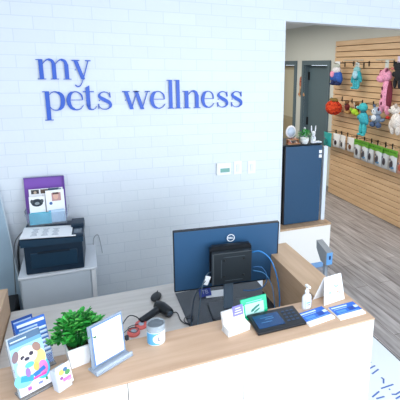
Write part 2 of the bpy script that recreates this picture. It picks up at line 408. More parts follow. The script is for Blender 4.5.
# small white cord on the wall right of the cabinet
cw = MB(); cw.tube([(.02, 3.47, .727), (.03, 3.485, .78), (.06, 3.488, .80), (.075, 3.488, .74), (.085, 3.488, .64)], .003, M((176,182,190), .5))
tag(cw.build('hanging_cord'), 'thin white cord against the wall at the right of the cabinet', 'cable')

# ================================================================ WALL SIGN "my pets wellness"
sg = thing('wall_sign', 'raised blue serif lettering reading my pets wellness on the brick wall', 'sign', (.5, 3.5, 1.80))
BLUE = M((24,86,196), .38, name='sign_blue_acrylic')
XH = .140
def vstroke(m, pts, n=12):
    """variable width stroke through (x, z, halfwidth_normal) points given as (x,z,w); catmull in 2D, extruded"""
    P = [Vector((a[0], a[1], a[2])) for a in pts]; Q = []
    if len(P) == 2: Q = P
    else:
        for i in range(len(P)-1):
            a = P[max(i-1, 0)]; b = P[i]; c = P[i+1]; d = P[min(i+2, len(P)-1)]
            for k in range(n):
                t = k/n; Q.append(.5*((2*b)+(c-a)*t+(2*a-5*b+4*c-d)*t*t+(3*b-a-3*c+d)*t**3))
        Q.append(P[-1])
    Lf = []; Rt = []
    for i, p in enumerate(Q):
        d = Q[min(i+1, len(Q)-1)]-Q[max(i-1, 0)]; d.z = 0; d.normalize(); nn = Vector((-d.y, d.x, 0)); w = max(p.z*.92 if p.z > .12 else p.z*.62, .02)/2
        Lf.append((p.x+nn.x*w, p.y+nn.y*w)); Rt.append((p.x-nn.x*w, p.y-nn.y*w))
    for i in range(len(Q)-1):
        m.append([Lf[i], Lf[i+1], Rt[i+1], Rt[i]])
def quad(m, a, b, c, d): m.append([a, b, c, d])
HL = .038   # hairline
ST = .2   # stem
def stem(m, x, z0, z1, w=ST, serif_b=True, flag=True):
    quad(m, (x, z0), (x+w, z0), (x+w, z1), (x, z1))
    if serif_b: quad(m, (x-.1, z0), (x+w+.1, z0), (x+w+.1, z0+HL), (x-.1, z0+HL))
    if flag: quad(m, (x-.12, z1-HL), (x, z1-HL-.01), (x, z1), (x-.12, z1-.01))
def arch(m, x0, x1, w=ST, serif=True):   # from left stem's right side at x0 to right stem left x1
    vstroke(m, [(x0-.02, .78, .05), (x0+.12, .93, .07), ((x0+x1)/2+.05, .99, .12), (x1+.03, .93, .16), (x1+w/2, .74, w)])
    quad(m, (x1, 0), (x1+w, 0), (x1+w, .76), (x1, .76))
    if serif: quad(m, (x1-.09, 0), (x1+w+.1, 0), (x1+w+.1, HL), (x1-.09, HL))
def g_m():
    m = []; stem(m, .12, 0, 1); arch(m, .33, .72); arch(m, .93, 1.32); return m, 1.65
def g_n():
    m = []; stem(m, .12, 0, 1); arch(m, .33, .70); return m, 1.03
def g_l():
    m = []; stem(m, .1, 0, 1.62); return m, .44
def g_p():
    m = []; stem(m, .12, -.5, 1)
    vstroke(m, [(.31, .80, .05), (.46, .95, .06), (.66, .96, .10), (.88, .80, .2), (.93, .5, .23), (.86, .2, .2), (.66, .03, .09), (.45, .05, .06), (.31, .2, .05)]); return m, 1.07
def g_e():
    m = []
    vstroke(m, [(.14, .54, .04), (.86, .54, .04)])
    vstroke(m, [(.86, .54, .08), (.82, .78, .12), (.66, .94, .08), (.46, .97, .07), (.24, .84, .18), (.14, .5, .23), (.24, .17, .18), (.5, .03, .1), (.72, .08, .06), (.89, .26, .05)]); return m, .98
def g_s():
    m = []
    vstroke(m, [(.70, .70, .06), (.64, .87, .06), (.44, .96, .07), (.22, .88, .10), (.18, .70, .17), (.40, .54, .22), (.66, .38, .2), (.70, .18, .13), (.52, .04, .08), (.30, .04, .06), (.14, .17, .06), (.12, .28, .06)])
    quad(m, (.68, .66), (.74, .66), (.72, .95), (.69, .95)); quad(m, (.09, .05), (.12, .05), (.14, .32), (.08, .32)); return m, .84
def g_t():
    m = []; quad(m, (.14, .2), (.14+ST, .2), (.14+ST, 1.3), (.14, 1.18))
    vstroke(m, [(.245, .3, ST), (.27, .1, .16), (.42, .02, .08), (.58, .1, .05), (.64, .2, .04)]); quad(m, (0, .95), (.55, .95), (.55, 1), (0, 1)); return m, .64
def dg(m, x0, x1, w, z0=1, z1=0):
    quad(m, (x0, z0), (x0+w, z0), (x1+w, z1), (x1, z1))
def g_w():
    m = []; dg(m, .08, .38, .21); dg(m, .80, .43, .05, 1, 0); dg(m, .66, .98, .21); dg(m, 1.40, 1.04, .05, 1, 0)
    quad(m, (0, .95), (.4, .95), (.4, 1), (0, 1)); quad(m, (.62, .95), (.95, .95), (.95, 1), (.62, 1)); quad(m, (1.27, .95), (1.56, .95), (1.56, 1), (1.27, 1)); return m, 1.58
def g_y():
    m = []; dg(m, .08, .44, .22, 1, .02); dg(m, .86, .52, .055, 1, 0)
    vstroke(m, [(.56, .08, .06), (.47, -.16, .06), (.34, -.33, .08), (.2, -.36, .1), (.1, -.27, .1)])
    quad(m, (0, .95), (.42, .95), (.42, 1), (0, 1)); quad(m, (.72, .95), (1.02, .95), (1.02, 1), (.72, 1)); return m, 1.04
G = dict(m=g_m, y=g_y, p=g_p, e=g_e, t=g_t, s=g_s, w=g_w, l=g_l, n=g_n)
def letter(ch, x0, x1, zb, zb1=None):
    polys, adv = G[ch](); k = (x1-x0)/adv; mb = MB()
    for i, q in enumerate(polys):
        e = (i % 3)*.0002
        mb.prism([(x0-.5+a*k, zb-1.80+b*XH) for a, b in q], -.018-e, -.006+e, BLUE)
    for dx, dz in ((.3, .5),):                       # stand-off pin to the wall
        mb.box((x0-.5+(.16*k), -.004, zb-1.80+.5*XH), (.008, .01, .008), BLUE)
    mb.build('letter_'+ch, sg)
for ch, x0, x1 in (('m', -.262, -.036), ('y', -.03, .100)): letter(ch, x0, x1, 2.022)
for ch, x0, x1 in (('p', -.240, -.090), ('e', -.090, .040), ('t', .030, .118), ('s', .118, .236),
                   ('w', .308, .518), ('e', .508, .642), ('l', .650, .708), ('l', .708, .768), ('n', .772, .924), ('e', .922, 1.046), ('s', 1.054, 1.168), ('s', 1.176, 1.296)):
    letter(ch, x0, x1, 1.798)

# thermostat and switch plates
th = thing('thermostat', 'white thermostat with green display on the brick wall', 'thermostat', (1.117, 3.5, 1.265))
MB().box((0, -.013, 0), (.13, .026, .11), M((244,247,250), .4), bev=.006).build('case', th)
MB().box((.01, -.027, -.012), (.085, .002, .035), M((128,178,168), .25)).build('display', th)
sp_ = thing('switch_plate', 'white light switch plate between thermostat and the other switch', 'light switch', (1.252, 3.5, 1.262))
def plate(o):
    MB().box((0, -.004, 0), (.075, .008, .118), M((243,246,250), .4), bev=.003).build('plate', o)
    MB().box((0, -.011, .0), (.032, .008, .066), M((236,240,246), .35), TR(0,0,0) @ RX(.08), bev=.002).build('rocker', o)
plate(sp_)
sp2 = thing('switch_plate', 'white wall switch plate furthest right, nearest the opening', 'light switch', (1.385, 3.5, 1.258))
plate(sp2)

# ================================================================ MONITOR AND DESK GEAR
dm = tag(MB().box((.735, 2.14, .7425), (.54, .62, .004), M((34,40,50), .22, name='black_desk_mat'), bev=.001).build('desk_mat'), 'glossy black desk mat on the worktop under the monitor', 'desk mat')
mo = thing('computer_monitor', 'large black monitor seen from behind on the reception worktop', 'monitor', (.722, 2.19, .745), RAD(-5.2))
SC = MB(); MONM = M((46,84,120), .36, name='monitor_back')
ZT = TR(0, 0, 0) @ RX(RAD(3))
SC.box((0, .012, .325), (.606, .018, .365), MONM, ZT, bev=.004); SC.box((0, -.004, .30), (.22, .02, .20), MONM, ZT, bev=.008); SC.build('screen_shell', mo)
MB().box((0, .022, .325), (.60, .003, .355), M((12,14,18), .15), ZT).build('display', mo)
bz = MB()
for (c, d) in (((0, .012, .5085), (.61, .022, .005)), ((0, .012, .142), (.61, .022, .006)), ((.304, .012, .325), (.005, .022, .367)), ((-.304, .012, .325), (.005, .022, .367))): bz.box(c, d, M((20,26,34), .4), ZT)
bz.build('bezel', mo)
lg = MB(); n = 40; ro, ri = .0225, .0185
vs = []; fs = []
for i in range(n):
    a = 2*pi*i/n
    vs += [(ro*cos(a), 0, ro*sin(a)), (ri*cos(a), 0, ri*sin(a)), (ro*cos(a), -.001, ro*sin(a)), (ri*cos(a), -.001, ri*sin(a))]
for i in range(n):
    j = (i+1) % n
    fs += [[4*i, 4*j, 4*j+1, 4*i+1], [4*i+2, 4*i+3, 4*j+3, 4*j+2], [4*i, 4*i+2, 4*j+2, 4*j], [4*i+1, 4*j+1, 4*j+3, 4*i+3]]
LGM = M((235,240,245), .3)
lg.add(vs, fs, LGM, ZT @ TR(.012, -.0145, .448)); lo = lg.build('logo_ring', mo)
put_text('logo_letters', 'DELL', .0145, LGM, (0,0,0), mo, depth=.0004, bold=.0004).matrix_local = ZT @ TR(.012, -.0148, .448)
st = MB(); STM = M((112,132,152), .3, .1, name='stand_metal')
st.box((.0, -.028, .17), (.055, .03, .32), STM, bev=.006); st.build('stand_neck', mo)
MB().box((.01, -.04, .006), (.24, .18, .012), M((52,58,66), .35), bev=.004).build('stand_base', mo)
# VESA plate + mini PC on the back
mp = thing('mini_computer', 'small black computer box strapped to the back of the monitor', 'computer', (.722, 2.19, .745), RAD(-5.2))
PCM = M((36,44,50), .45, name='mini_pc_case')
MB().prism([(-.118, .212), (.118, .212), (.118, .417), (.105, .432), (-.105, .432), (-.118, .417)], -.072, -.046, M((14,18,24), .4), ZT).build('mounting_tray', mp)
p_ = MB(); p_.box((-.0, -.092, .312), (.222, .034, .19), PCM, ZT, bev=.004); p_.build('case', mp)
MB().box((-.108, -.1, .312), (.008, .03, .185), M((92,100,106), .35, .5), ZT).build('side_rail', mp)
for sx in (-1, 1):
    for sz in (-1, 1):
        MB().lathe([(.0, 0), (.006, 0), (.005, .003), (0, .004)], M((10,12,14), .4), T=ZT @ TR(sx*.055+.01, -.109, .312+sz*.05) @ RX(RAD(90)), seg=12).build('screw', mp)
g_ = MB()
for (c, d) in (((.01, -.1102, .380), (.12, .001, .002)), ((.01, -.1102, .237), (.1, .001, .002)), ((-.062, -.1102, .312), (.002, .001, .11))): g_.box(c, d, M((88,98,106), .4), ZT)
g_.build('embossed_lines', mp)
# cables of the monitor
BLUEC = M((52,128,196), .4, name='blue_cable'); GREYC = M((76,96,112), .45, name='grey_cable')
def cable(name, label, pts, rad, m): 
    return tag(MB().tube(pts, rad, m).build(name), label, 'cable')
cable('network_cable', 'bright blue network cable arching from the computer box down to the worktop', [(.835, 2.085, 1.115), (.875, 2.06, 1.125), (.925, 2.03, 1.08), (.955, 2.0, .98), (.965, 1.98, .86), (.95, 1.95, .765), (.93, 1.88, .7495)], .0042, BLUEC)
cable('display_cable', 'dark blue display cable looping under the computer box', [(.836, 2.07, 1.03), (.88, 2.05, 1.03), (.905, 2.03, .98), (.885, 2.02, .93), (.83, 2.03, .91), (.77, 2.05, .91)], .0036, M((44,92,140), .4))
cable('usb_cable', 'thin blue cable running down beside the thick blue cable', [(.836, 2.07, 1.01), (.89, 2.03, 1.0), (.925, 2.0, .93), (.93, 1.97, .82), (.915, 1.93, .757), (.9, 1.9, .748)], .0025, M((70,130,180), .4))
cable('video_cable', 'grey cable looping from the left of the computer box to the worktop', [(.60, 2.10, 1.03), (.57, 2.08, 1.03), (.535, 2.05, .98), (.515, 2.03, .88), (.50, 2.02, .78), (.52, 1.98, .7495), (.56, 1.9, .7495)], .003, GREYC)
cable('power_lead', 'thin dark lead hanging further left behind the monitor edge', [(.60, 2.105, 1.01), (.56, 2.07, 1.0), (.50, 2.06, .93), (.48, 2.06, .84), (.475, 2.05, .76), (.50, 1.93, .7495)], .0026, M((40,60,80), .4))
wl = MB().box((0, 0, 0), (.03, .004, .05), PAPER, TR(.565, 2.07, 1.0) @ RY(RAD(24))); tag(wl.build('cable_tag'), 'small white tag on the grey cable left of the computer box', 'tag')
pb = thing('power_adapter', 'black power adapter on the worktop right of the monitor', 'power adapter', (.915, 2.0, .745), RAD(-20))
MB().box((0, 0, .02), (.10, .055, .032), BLACKP, bev=.008).build('brick', pb); MB().tube([(.045, 0, .02), (.06, 0, .02)], .006, BLACKP).build('strain_relief', pb)
cable('adapter_cable', 'black cable looping from the power adapter past the side arm', [(.963, 1.975, .765), (.972, 1.97, .80), (.965, 1.9, .84), (.94, 1.82, .85), (.90, 1.78, .80), (.86, 1.76, .7495), (.80, 1.80, .7495)], .0035, BLACKP)
# small things on the desk mat
bk = thing('dark_notebook', 'dark grey closed notebook in front of the monitor', 'notebook', (.655, 1.995, .7455), RAD(12))
MB().box((0, 0, .013), (.085, .15, .022), M((48,52,58), .45), bev=.004).build('cover', bk); MB().box((.003, 0, .013), (.082, .142, .014), M((150,152,156), .6)).build('pages', bk)
bs = thing('desk_sign', 'small blue card with letters TB on the desk mat under the monitor edge', 'card', (.632, 2.34, .745), RAD(-2), rx=RAD(-50))
MB().box((.0, 0, .028), (.075, .003, .056), M((66,84,176), .5)).build('card', bs)
put_text('letters', 'TB', .036, M((200,210,245), .5), (0, -.0022, .028), bs, depth=.0002)
pp = tag(MB().box((0, 0, .001), (.13, .08, .002), PAPER, TR(.70, 2.35, .7452) @ RZ(RAD(-8))).build('note_paper'), 'white note paper lying beside the small blue lettered card', 'paper')
sc2 = MB().box((0, 0, .013), (.16, .1, .026), M((64,70,76), .35), TR(.845, 2.02, .7455) @ RZ(RAD(4)), bev=.004)
tag(sc2.build('docking_box'), 'flat dark grey box behind the green framed card', 'device')

# ---- scanner, mouse, stethoscope
bsn = thing('barcode_scanner', 'black handheld barcode scanner lying on the worktop', 'scanner', (.305, 2.235, .7405), RAD(0))
q = MB(); q.tube([(-.085, -.045, .022), (-.04, -.02, .026), (.0, .005, .03), (.035, .02, .036)], [.017, .02, .021, .024], BLACKP, seg=12); q.build('handle', bsn)
q = MB(); q.tube([(.02, .055, .045), (.045, .02, .043), (.07, -.03, .036), (.078, -.05, .034)], [.024, .031, .03, .024], M((20,24,30), .3), seg=14); q.build('scanner_head', bsn)
q = MB(); q.ball((.075, -.05, .036), (.04, .018, .03), M((60,70,84), .1)); q.build('scan_window', bsn)
ms = thing('computer_mouse', 'dark oval computer mouse behind the barcode scanner', 'mouse', (.345, 2.43, .7405), RAD(-25))
q = MB(); q.ball((0, 0, .016), (.062, .1, .036), M((44,48,52), .5), seg=20); q.build('shell', ms); MB().box((0, .03, .034), (.006, .018, .006), BLACKP, bev=.002).build('scroll_wheel', ms)
cable('scanner_cable', 'black cable looping from the scanner handle toward the acrylic frame', [(.225, 2.185, .762), (.20, 2.2, .79), (.16, 2.2, .80), (.11, 2.14, .77), (.07, 2.05, .745), (.05, 1.95, .745)], .0028, BLACKP)
cable('coiled_cable', 'thin black cable lying in loops right of the scanner', [(.395, 2.23, .745), (.43, 2.23, .745), (.435, 2.14, .745), (.465, 2.09, .746), (.505, 2.15, .750), (.46, 2.15, .752), (.45, 2.10, .754), (.50, 2.05, .752), (.53, 1.96, .752)], .0028, BLACKP)
cable('thin_cable', 'thin dark cable crossing toward the pink disc tin', [(.225, 2.18, .755), (.16, 2.14, .775), (.15, 2.09, .785), (.18, 2.06, .785), (.2, 2.1, .78), (.16, 2.14, .765), (.10, 2.11, .745), (.04, 2.08, .745)], .0022, M((50,54,66), .4))
def disc(loc, label, tilt):
    o = thing('round_tin', label, 'tin', loc, RAD(20), 'pink discs behind the jar', rx=tilt)
    MB().lathe([(.0, 0), (.031, 0), (.033, .004), (.033, .012), (.029, .016), (0, .017)], M((226,110,104), .4), seg=24).build('lid', o)
    MB().lathe([(.0, .0174), (.015, .0174), (.015, .0182), (0, .0184)], M((178,190,206), .4), seg=20).build('inner_disc', o)
disc((.222, 2.175, .742), 'pink disc with pale centre lying nearer the scanner', RAD(14))
disc((.176, 2.12, .742), 'pink disc with pale centre further left, under the thin cable', RAD(10))

# ================================================================ LEDGE ITEMS
LZ = 1.0502
# jar
jr = thing('treat_jar', 'glass jar with white and blue label marked L on the ledge', 'jar', (.216, 1.565, LZ))
MB().lathe([(0, 0), (.034, 0), (.036, .003), (.036, .06), (.034, .066), (.034, .068), (.0, .068)], M((232,240,246), .35), seg=32).build('jar_body', jr)
MB().lathe([(.0355, .055), (.0362, .058), (.036, .083), (.034, .084), (.034, .057)], M((206,216,224), .08, trans=.55, ior=1.2), seg=32).build('glass_rim', jr)
MB().lathe([(0, .0682), (.031, .0682), (.031, .078), (.028, .081), (0, .082)], M((112,120,128), .4, .4), seg=32).build('lid', jr)
lb = MB(); vs = []; fs = []
for i in range(25):
    a = RAD(-170+i*4); vs += [(.0366*cos(a), .0366*sin(a), .006), (.0366*cos(a), .0366*sin(a), .055)]
for i in range(24): fs.append([2*i, 2*i+2, 2*i+3, 2*i+1])
lb.add(vs, fs, M((96,176,226), .4), None, True); lb.build('label_band', jr)
o_ = MB(); vs = []; fs = []
for q_ in range(7):
    for i in range(24):
        t = 2*pi*i/24; g = q_/6; a = RAD(-78)+.72*g*cos(t); vs.append((.0371*cos(a), .0371*sin(a), .031+.021*g*sin(t)))
for q_ in range(6):
    for i in range(24): fs.append([q_*24+i, q_*24+(i+1) % 24, (q_+1)*24+(i+1) % 24, (q_+1)*24+i])
o_.add(vs, fs, M((240,244,248), .4)); o_.build('label_oval', jr)
put_text('letter', 'L', .024, M((50,60,100), .5), (.006, -.0378, .031), jr, rot=(0, 0, RAD(9)), depth=.0004)

# acrylic frame
fr_ = thing('acrylic_frame', 'clear acrylic frame with blue bordered white notice on the ledge', 'frame', (.0365, 1.50, LZ), RAD(29.5))
TT = TR(0, 0, .004) @ RX(RAD(-5))
MB().box((0, .004, .085), (.14, .006, .17), M((196,210,226), .08, trans=.6, ior=1.2), TT, bev=.001).build('acrylic_sheet', fr_)
MB().box((0, -.006, .004), (.15, .06, .006), M((205,216,230), .1, trans=.5, ior=1.2), bev=.001).build('base', fr_)
MB().box((0, -.03, .012), (.15, .006, .012), M((214,224,236), .1, trans=.5, ior=1.2), bev=.001).build('front_lip', fr_)
nt_ = thing('notice', 'white notice sheet with blue border inside the acrylic frame', 'paper', (.0365, 1.50, LZ), RAD(29.5))
MB().box((0.003, -.0005, .088), (.124, .001, .152), M((92,134,206), .5), TT).build('border', nt_)
MB().box((0.003, -.0014, .088), (.117, .001, .145), M((250,251,253), .6), TT).build('sheet', nt_)
q = MB()
for (x, z, w, h, c) in ((-.0, .132, .05, .003, (190,200,216)), (.02, .118, .05, .003, (200,208,220)), (-.01, .104, .06, .003, (200,208,220)), (.0, .062, .03, .003, (176,188,206)), (.0, .044, .03, .003, (176,188,206)), (-.014, .053, .003, .02, (176,188,206)), (.014, .053, .003, .02, (176,188,206)), (-.042, .112, .006, .006, (190,170,200)), (.045, .132, .006, .006, (190,180,200))):
    q.box((x, -.0021, z), (w, .0005, h), M(c, .6), TT)
q.build('print', nt_)
MB().box((.078, -.001, .055), (.012, .012, .018), BLACKP, TT, bev=.002).build('clip', fr_)

# plant
pl = thing('potted_plant', 'bushy bright green plant in a white square pot on the ledge', 'plant', (-.072, 1.55, LZ), RAD(14))
b0, b1, hh = .031, .042, .082
q = MB(); q.add([(-b0,-b0,0),(b0,-b0,0),(b0,b0,0),(-b0,b0,0),(-b1,-b1,hh),(b1,-b1,hh),(b1,b1,hh),(-b1,b1,hh),(-b1+.005,-b1+.005,hh),(b1-.005,-b1+.005,hh),(b1-.005,b1-.005,hh),(-b1+.005,b1-.005,hh),(-b1+.007,-b1+.007,hh-.012),(b1-.007,-b1+.007,hh-.012),(b1-.007,b1-.007,hh-.012),(-b1+.007,b1-.007,hh-.012)],
   [[0,1,2,3],[0,1,5,4],[1,2,6,5],[2,3,7,6],[3,0,4,7],[4,5,9,8],[5,6,10,9],[6,7,11,10],[7,4,8,11],[8,9,13,12],[9,10,14,13],[10,11,15,14],[11,8,12,15]], M((247,247,248), .35)); q.build('pot', pl)
MB().box((0, 0, hh-.013), (.07, .07, .004), M((60,46,34), .9)).build('soil', pl)
random.seed(4)
GL = [M(c, .45, name='leaf') for c in ((36,140,48), (62,172,70), (22,104,40), (110,200,96))]
fo = MB(); sm_ = MB()
for k in range(64):
    a = random.uniform(0, 2*pi); sp = random.uniform(.0, 1)**.6; R_ = .105*sp
    tip = Vector((R_*cos(a)*.92, R_*sin(a)*.85, hh+.118-.085*sp*sp+random.uniform(-.02, .008)))
    base = Vector((.025*cos(a)*sp, .025*sin(a)*sp, hh-.01)); mid = (base+tip)/2+Vector((0, 0, .022))
    sm_.tube([base, mid, tip], [.0016, .0012, .0008], GL[2], seg=5)
    for j in range(10):
        t = .35+.65*j/9; p = base.lerp(mid, t*2) if t < .5 else mid.lerp(tip, t*2-1)
        ang = a+random.uniform(-1.7, 1.7); el = random.uniform(-.1, .95); L_ = random.uniform(.02, .031); Wd = L_*.6
        d = Vector((cos(ang)*cos(el), sin(ang)*cos(el), sin(el))); s_ = d.cross(Vector((0,0,1))).normalized(); n_ = s_.cross(d)
        m = GL[random.choice((0, 0, 1, 1, 2, 3))]
        fo.add([p, p+d*L_*.35+s_*Wd*.42+n_*.002, p+d*L_*.75+s_*Wd*.36+n_*.002, p+d*L_, p+d*L_*.75-s_*Wd*.36+n_*.002, p+d*L_*.35-s_*Wd*.42+n_*.002, p+d*L_*.5-n_*.001],
               [[0,1,6],[1,2,6],[2,3,6],[3,4,6],[4,5,6],[5,0,6]], m, None, False)
fo.build('foliage', pl); sm_.build('stems', pl)

# dog brochure in holder
def holder(o, w, h, T, cover):
    MB().box((0, .0, h/2), (w, .012, h), cover, T).build('brochure_stack', o)
    MB().box((0, -.0085, h*.24), (w+.004, .002, h*.5), ACRYL, T).build('holder_front', o)
    MB().box((0, .009, h*.45), (w+.004, .002, h*.9), ACRYL, T).build('holder_back', o)
    MB().box((0, .006, .002), (w+.006, .06, .004), ACRYL).build('holder_base', o)
db = thing('dog_brochure', 'colourful brochure with a painted dog in a clear stand at the left front', 'brochure', (-.205, 1.445, LZ), RAD(27))
DT = TR(0, 0, .004) @ RX(RAD(-19)); DW, DH = .102, .196
holder(db, DW, DH, DT, M((226,236,244), .5))
def art(o, T, items, th, name='print'):
    m = MB()
    for k, it in enumerate(items):
        s, x, z, w, h, c = it[:6]; rot = it[6] if len(it) > 6 else 0
        y = -th/2-.0004-k*.00009; TT_ = T @ TR(x, y, z) @ RY(rot)
        if s == 'b': m.box((0, 0, 0), (w, .0006, h), M(c, .5), TT_)
        else:
            n = 22; m.prism([(w/2*cos(2*pi*i/n), h/2*sin(2*pi*i/n)) for i in range(n)], -.0003, .0003, M(c, .5), TT_)
    return m.build(name, o)
art(db, DT, [('b', 0, .184, .1, .022, (70,100,130)), ('b', 0, .165, .1, .016, (96,150,196)), ('b', -.02, .182, .05, .004, (200,220,235)), ('b', 0, .10, .1, .12, (150,205,232)), ('b', .0, .018, .1, .034, (246,240,244)),
 ('e', .03, .06, .05, .07, (70,190,225)), ('e', -.03, .05, .06, .05, (120,205,230)), ('e', .0, .08, .06, .075, (228,238,225)), ('e', .03, .1, .04, .06, (244,214,120)), ('e', -.03, .085, .03, .05, (190,226,170)),
 ('e', .034, .062, .03, .05, (226,120,180)), ('b', .012, .04, .055, .008, (220,70,160)), ('b', -.02, .05, .04, .02, (40,150,200), .3), ('b', .02, .055, .04, .014, (30,110,190), -.3),
 ('e', -.006, .122, .066, .062, (243,228,204)), ('e', -.04, .132, .02, .038, (128,104,110), .3), ('e', .028, .138, .024, .034, (150,116,104), -.4), ('e', -.02, .12, .014, .014, (46,40,60)), ('e', .008, .124, .014, .014, (46,40,60)), ('e', -.008, .107, .036, .028, (206,196,200)), ('e', -.008, .112, .016, .011, (40,36,56)),
 ('e', -.004, .09, .03, .018, (90,180,190)), ('e', .014, .075, .018, .03, (240,180,90)), ('e', -.014, .068, .016, .03, (150,110,200)),
 ('b', -.02, .016, .012, .012, (170,90,170)), ('b', .015, .018, .014, .008, (120,130,180)), ('b', .036, .022, .006, .01, (60,150,90))], .0215)
rb = thing('blue_brochure', 'blue brochure with white text rows behind the dog brochure', 'brochure', (-.205, 1.567, LZ), RAD(22))
RT = TR(0, 0, .004) @ RX(RAD(-18)); holder(rb, .1, .176, RT, M((44,104,196), .5))
art(rb, RT, [('b', .0, .165, .09, .01, (226,238,250)), ('b', -.01, .15, .06, .006, (180,210,240)), ('b', -.02, .12, .05, .05, (96,160,220))]+[('b', .034, .136-k*.016, .026, .0075, (222,236,250)) for k in range(7)]+[('b', .033, .131-k*.016, .028, .0035, (140,184,232)) for k in range(7)], .0215)
rb2 = thing('folded_leaflet', 'dark blue folded leaflet leaning at the far left behind the blue brochure', 'leaflet', (-.235, 1.612, LZ), RAD(24), rx=RAD(-16))
MB().box((0, 0, .085), (.07, .004, .17), M((30,74,150), .5)).build('cover', rb2)
MB().box((0, -.0024, .155), (.06, .001, .012), M((190,214,240), .5)).build('title_bar', rb2)
# small box with card
sb = thing('card_box', 'small pale box of cards with a bright floral card on its face', 'card box', (-.112, 1.414, LZ), RAD(36))
ST2 = RX(RAD(-13))
MB().box((0, .014, .038), (.05, .03, .076), M((208,216,228), .45), ST2, bev=.002).build('box_body', sb)
MB().box((.003, -.004, .05), (.052, .003, .074), M((240,242,245), .5), ST2).build('card', sb)
art(sb, ST2 @ TR(.003, -.0035, 0), [('e', -.008, .064, .022, .02, (236,196,110)), ('e', .012, .055, .02, .018, (90,150,90)), ('e', .006, .068, .016, .014, (70,110,150)), ('b', .006, .035, .03, .012, (232,120,180)), ('e', -.012, .045, .012, .012, (150,90,150)), ('e', .015, .028, .016, .01, (240,150,190))], .003)

# business card holder
ch = thing('business_card_holder', 'white business card holder with cards and a purple card on the ledge', 'card holder', (.537, 1.512, LZ), RAD(10))
MB().add([(-.05,-.025,0),(.052,-.025,0),(.052,.035,0),(-.05,.035,0),(-.05,-.03,.03),(.052,-.03,.03),(.052,.02,.034),(-.05,.02,.034)], [[0,1,2,3],[4,5,6,7],[0,1,5,4],[1,2,6,5],[2,3,7,6],[3,0,4,7]], M((238,242,246), .3)).build('holder_front', ch)
MB().box((0, .012, .048), (.1, .02, .082), M((250,250,251), .5), RX(RAD(-16)), bev=.001).build('card_stack', ch)
MB().box((.02, -.002, .08), (.05, .002, .042), M((124,118,204), .5), RX(RAD(-16))).build('purple_card', ch)
q = MB()
for k in range(3): q.box((.02, -.0035, .07+k*.01), (.036-.006*k, .0006, .004), M((206,206,240), .5), RX(RAD(-16)))
q.build('card_print', ch)
q = MB()
for k in range(9): q.box((-.04+k*.01, -.0295, .022), (.005, .001, .004), M((170,178,190), .5))
q.build('relief_dots', ch)

# green card
gr = thing('green_card_stand', 'bright green edged acrylic card stand with leaf emblem behind the card holder', 'card stand', (.652, 1.585, LZ), RAD(4.8))
GT = RX(RAD(-15)); GREEN = M((20,205,150), .25, trans=.25, name='green_acrylic')
MB().box((0, 0, .043), (.128, .01, .084), GREEN, GT, bev=.002).build('frame', gr)
MB().box((0, .006, .003), (.128, .05, .006), GREEN, bev=.001).build('base', gr)
MB().box((.0, -.0056, .036), (.092, .0012, .05), M((176,222,216), .4), GT).build('card', gr)
art(gr, GT @ TR(0, -.004, 0), [('e', .004, .036, .05, .013, (26,110,96), -.5), ('e', .010, .030, .044, .010, (176,222,216), -.5), ('e', .010, .025, .036, .008, (26,120,100), -.4), ('e', -.014, .03, .016, .006, (30,110,96), -.9), ('b', 0, .068, .08, .003, (150,240,215))], .004)

# signature terminal
tb = thing('payment_terminal', 'black payment terminal with dark blue screen lying on the ledge', 'payment terminal', (.722, 1.507, LZ), RAD(-.5))
TBT = TR(0, 0, 0) @ RX(RAD(3))
MB().box((0, 0, .010), (.226, .135, .014), M((16,22,30), .3), TBT, bev=.005).build('case', tb)
MB().box((-.038, .0, .0178), (.12, .088, .0015), M((22,66,112), .25), TBT).build('screen', tb)
q = MB()
for k, (x, z, w) in enumerate(((-.04, .02, .06), (-.03, .008, .04), (-.05, -.01, .05))): q.box((x, z, .0189), (w, .003, .0005), M((70,130,180), .4), TBT)
q.build('screen_text', tb)
for i in range(3):
    for j in range(4): MB().box((.045+i*.022, .036-j*.022, .0175), (.014, .010, .003), M((34,60,90), .4), TBT, bev=.001).build('key', tb)

# leaflets in two piles
def leaf_stack(name, label, cx, cy, rz, w, d, z):
    o = thing(name, label, 'leaflet', (cx, cy, z), rz)
    MB().box((0, 0, .004), (w, d, .008), M((250,250,250), .6), bev=.0004).build('sheets', o)
    MB().box((0, d*.14, .0084), (w, d*.72, .0006), M((40,106,204), .45)).build('cover', o)
    q = MB()
    for x, y, ww, hh_, c in ((-.02, .034, .085, .009, (206,226,250)), (-.022, .02, .07, .004, (170,202,240)), (-.03, .0, .05, .016, (84,150,220)), (.028, .004, .034, .026, (30,76,168)), (.057, .012, .02, .018, (214,230,248)), (0, -.016, .11, .003, (120,176,232))):
        q.box((x, y, .0090), (ww, hh_, .0004), M(c, .5))
    q.build('print', o)
leaf_stack('leaflet_pile', 'pile of blue and white leaflets beside the payment terminal', .902, 1.475, RAD(7), .138, .098, LZ)
leaf_stack('leaflet_pile', 'pile of blue and white leaflets at the ledge corner', 1.057, 1.462, RAD(2), .138, .098, LZ)

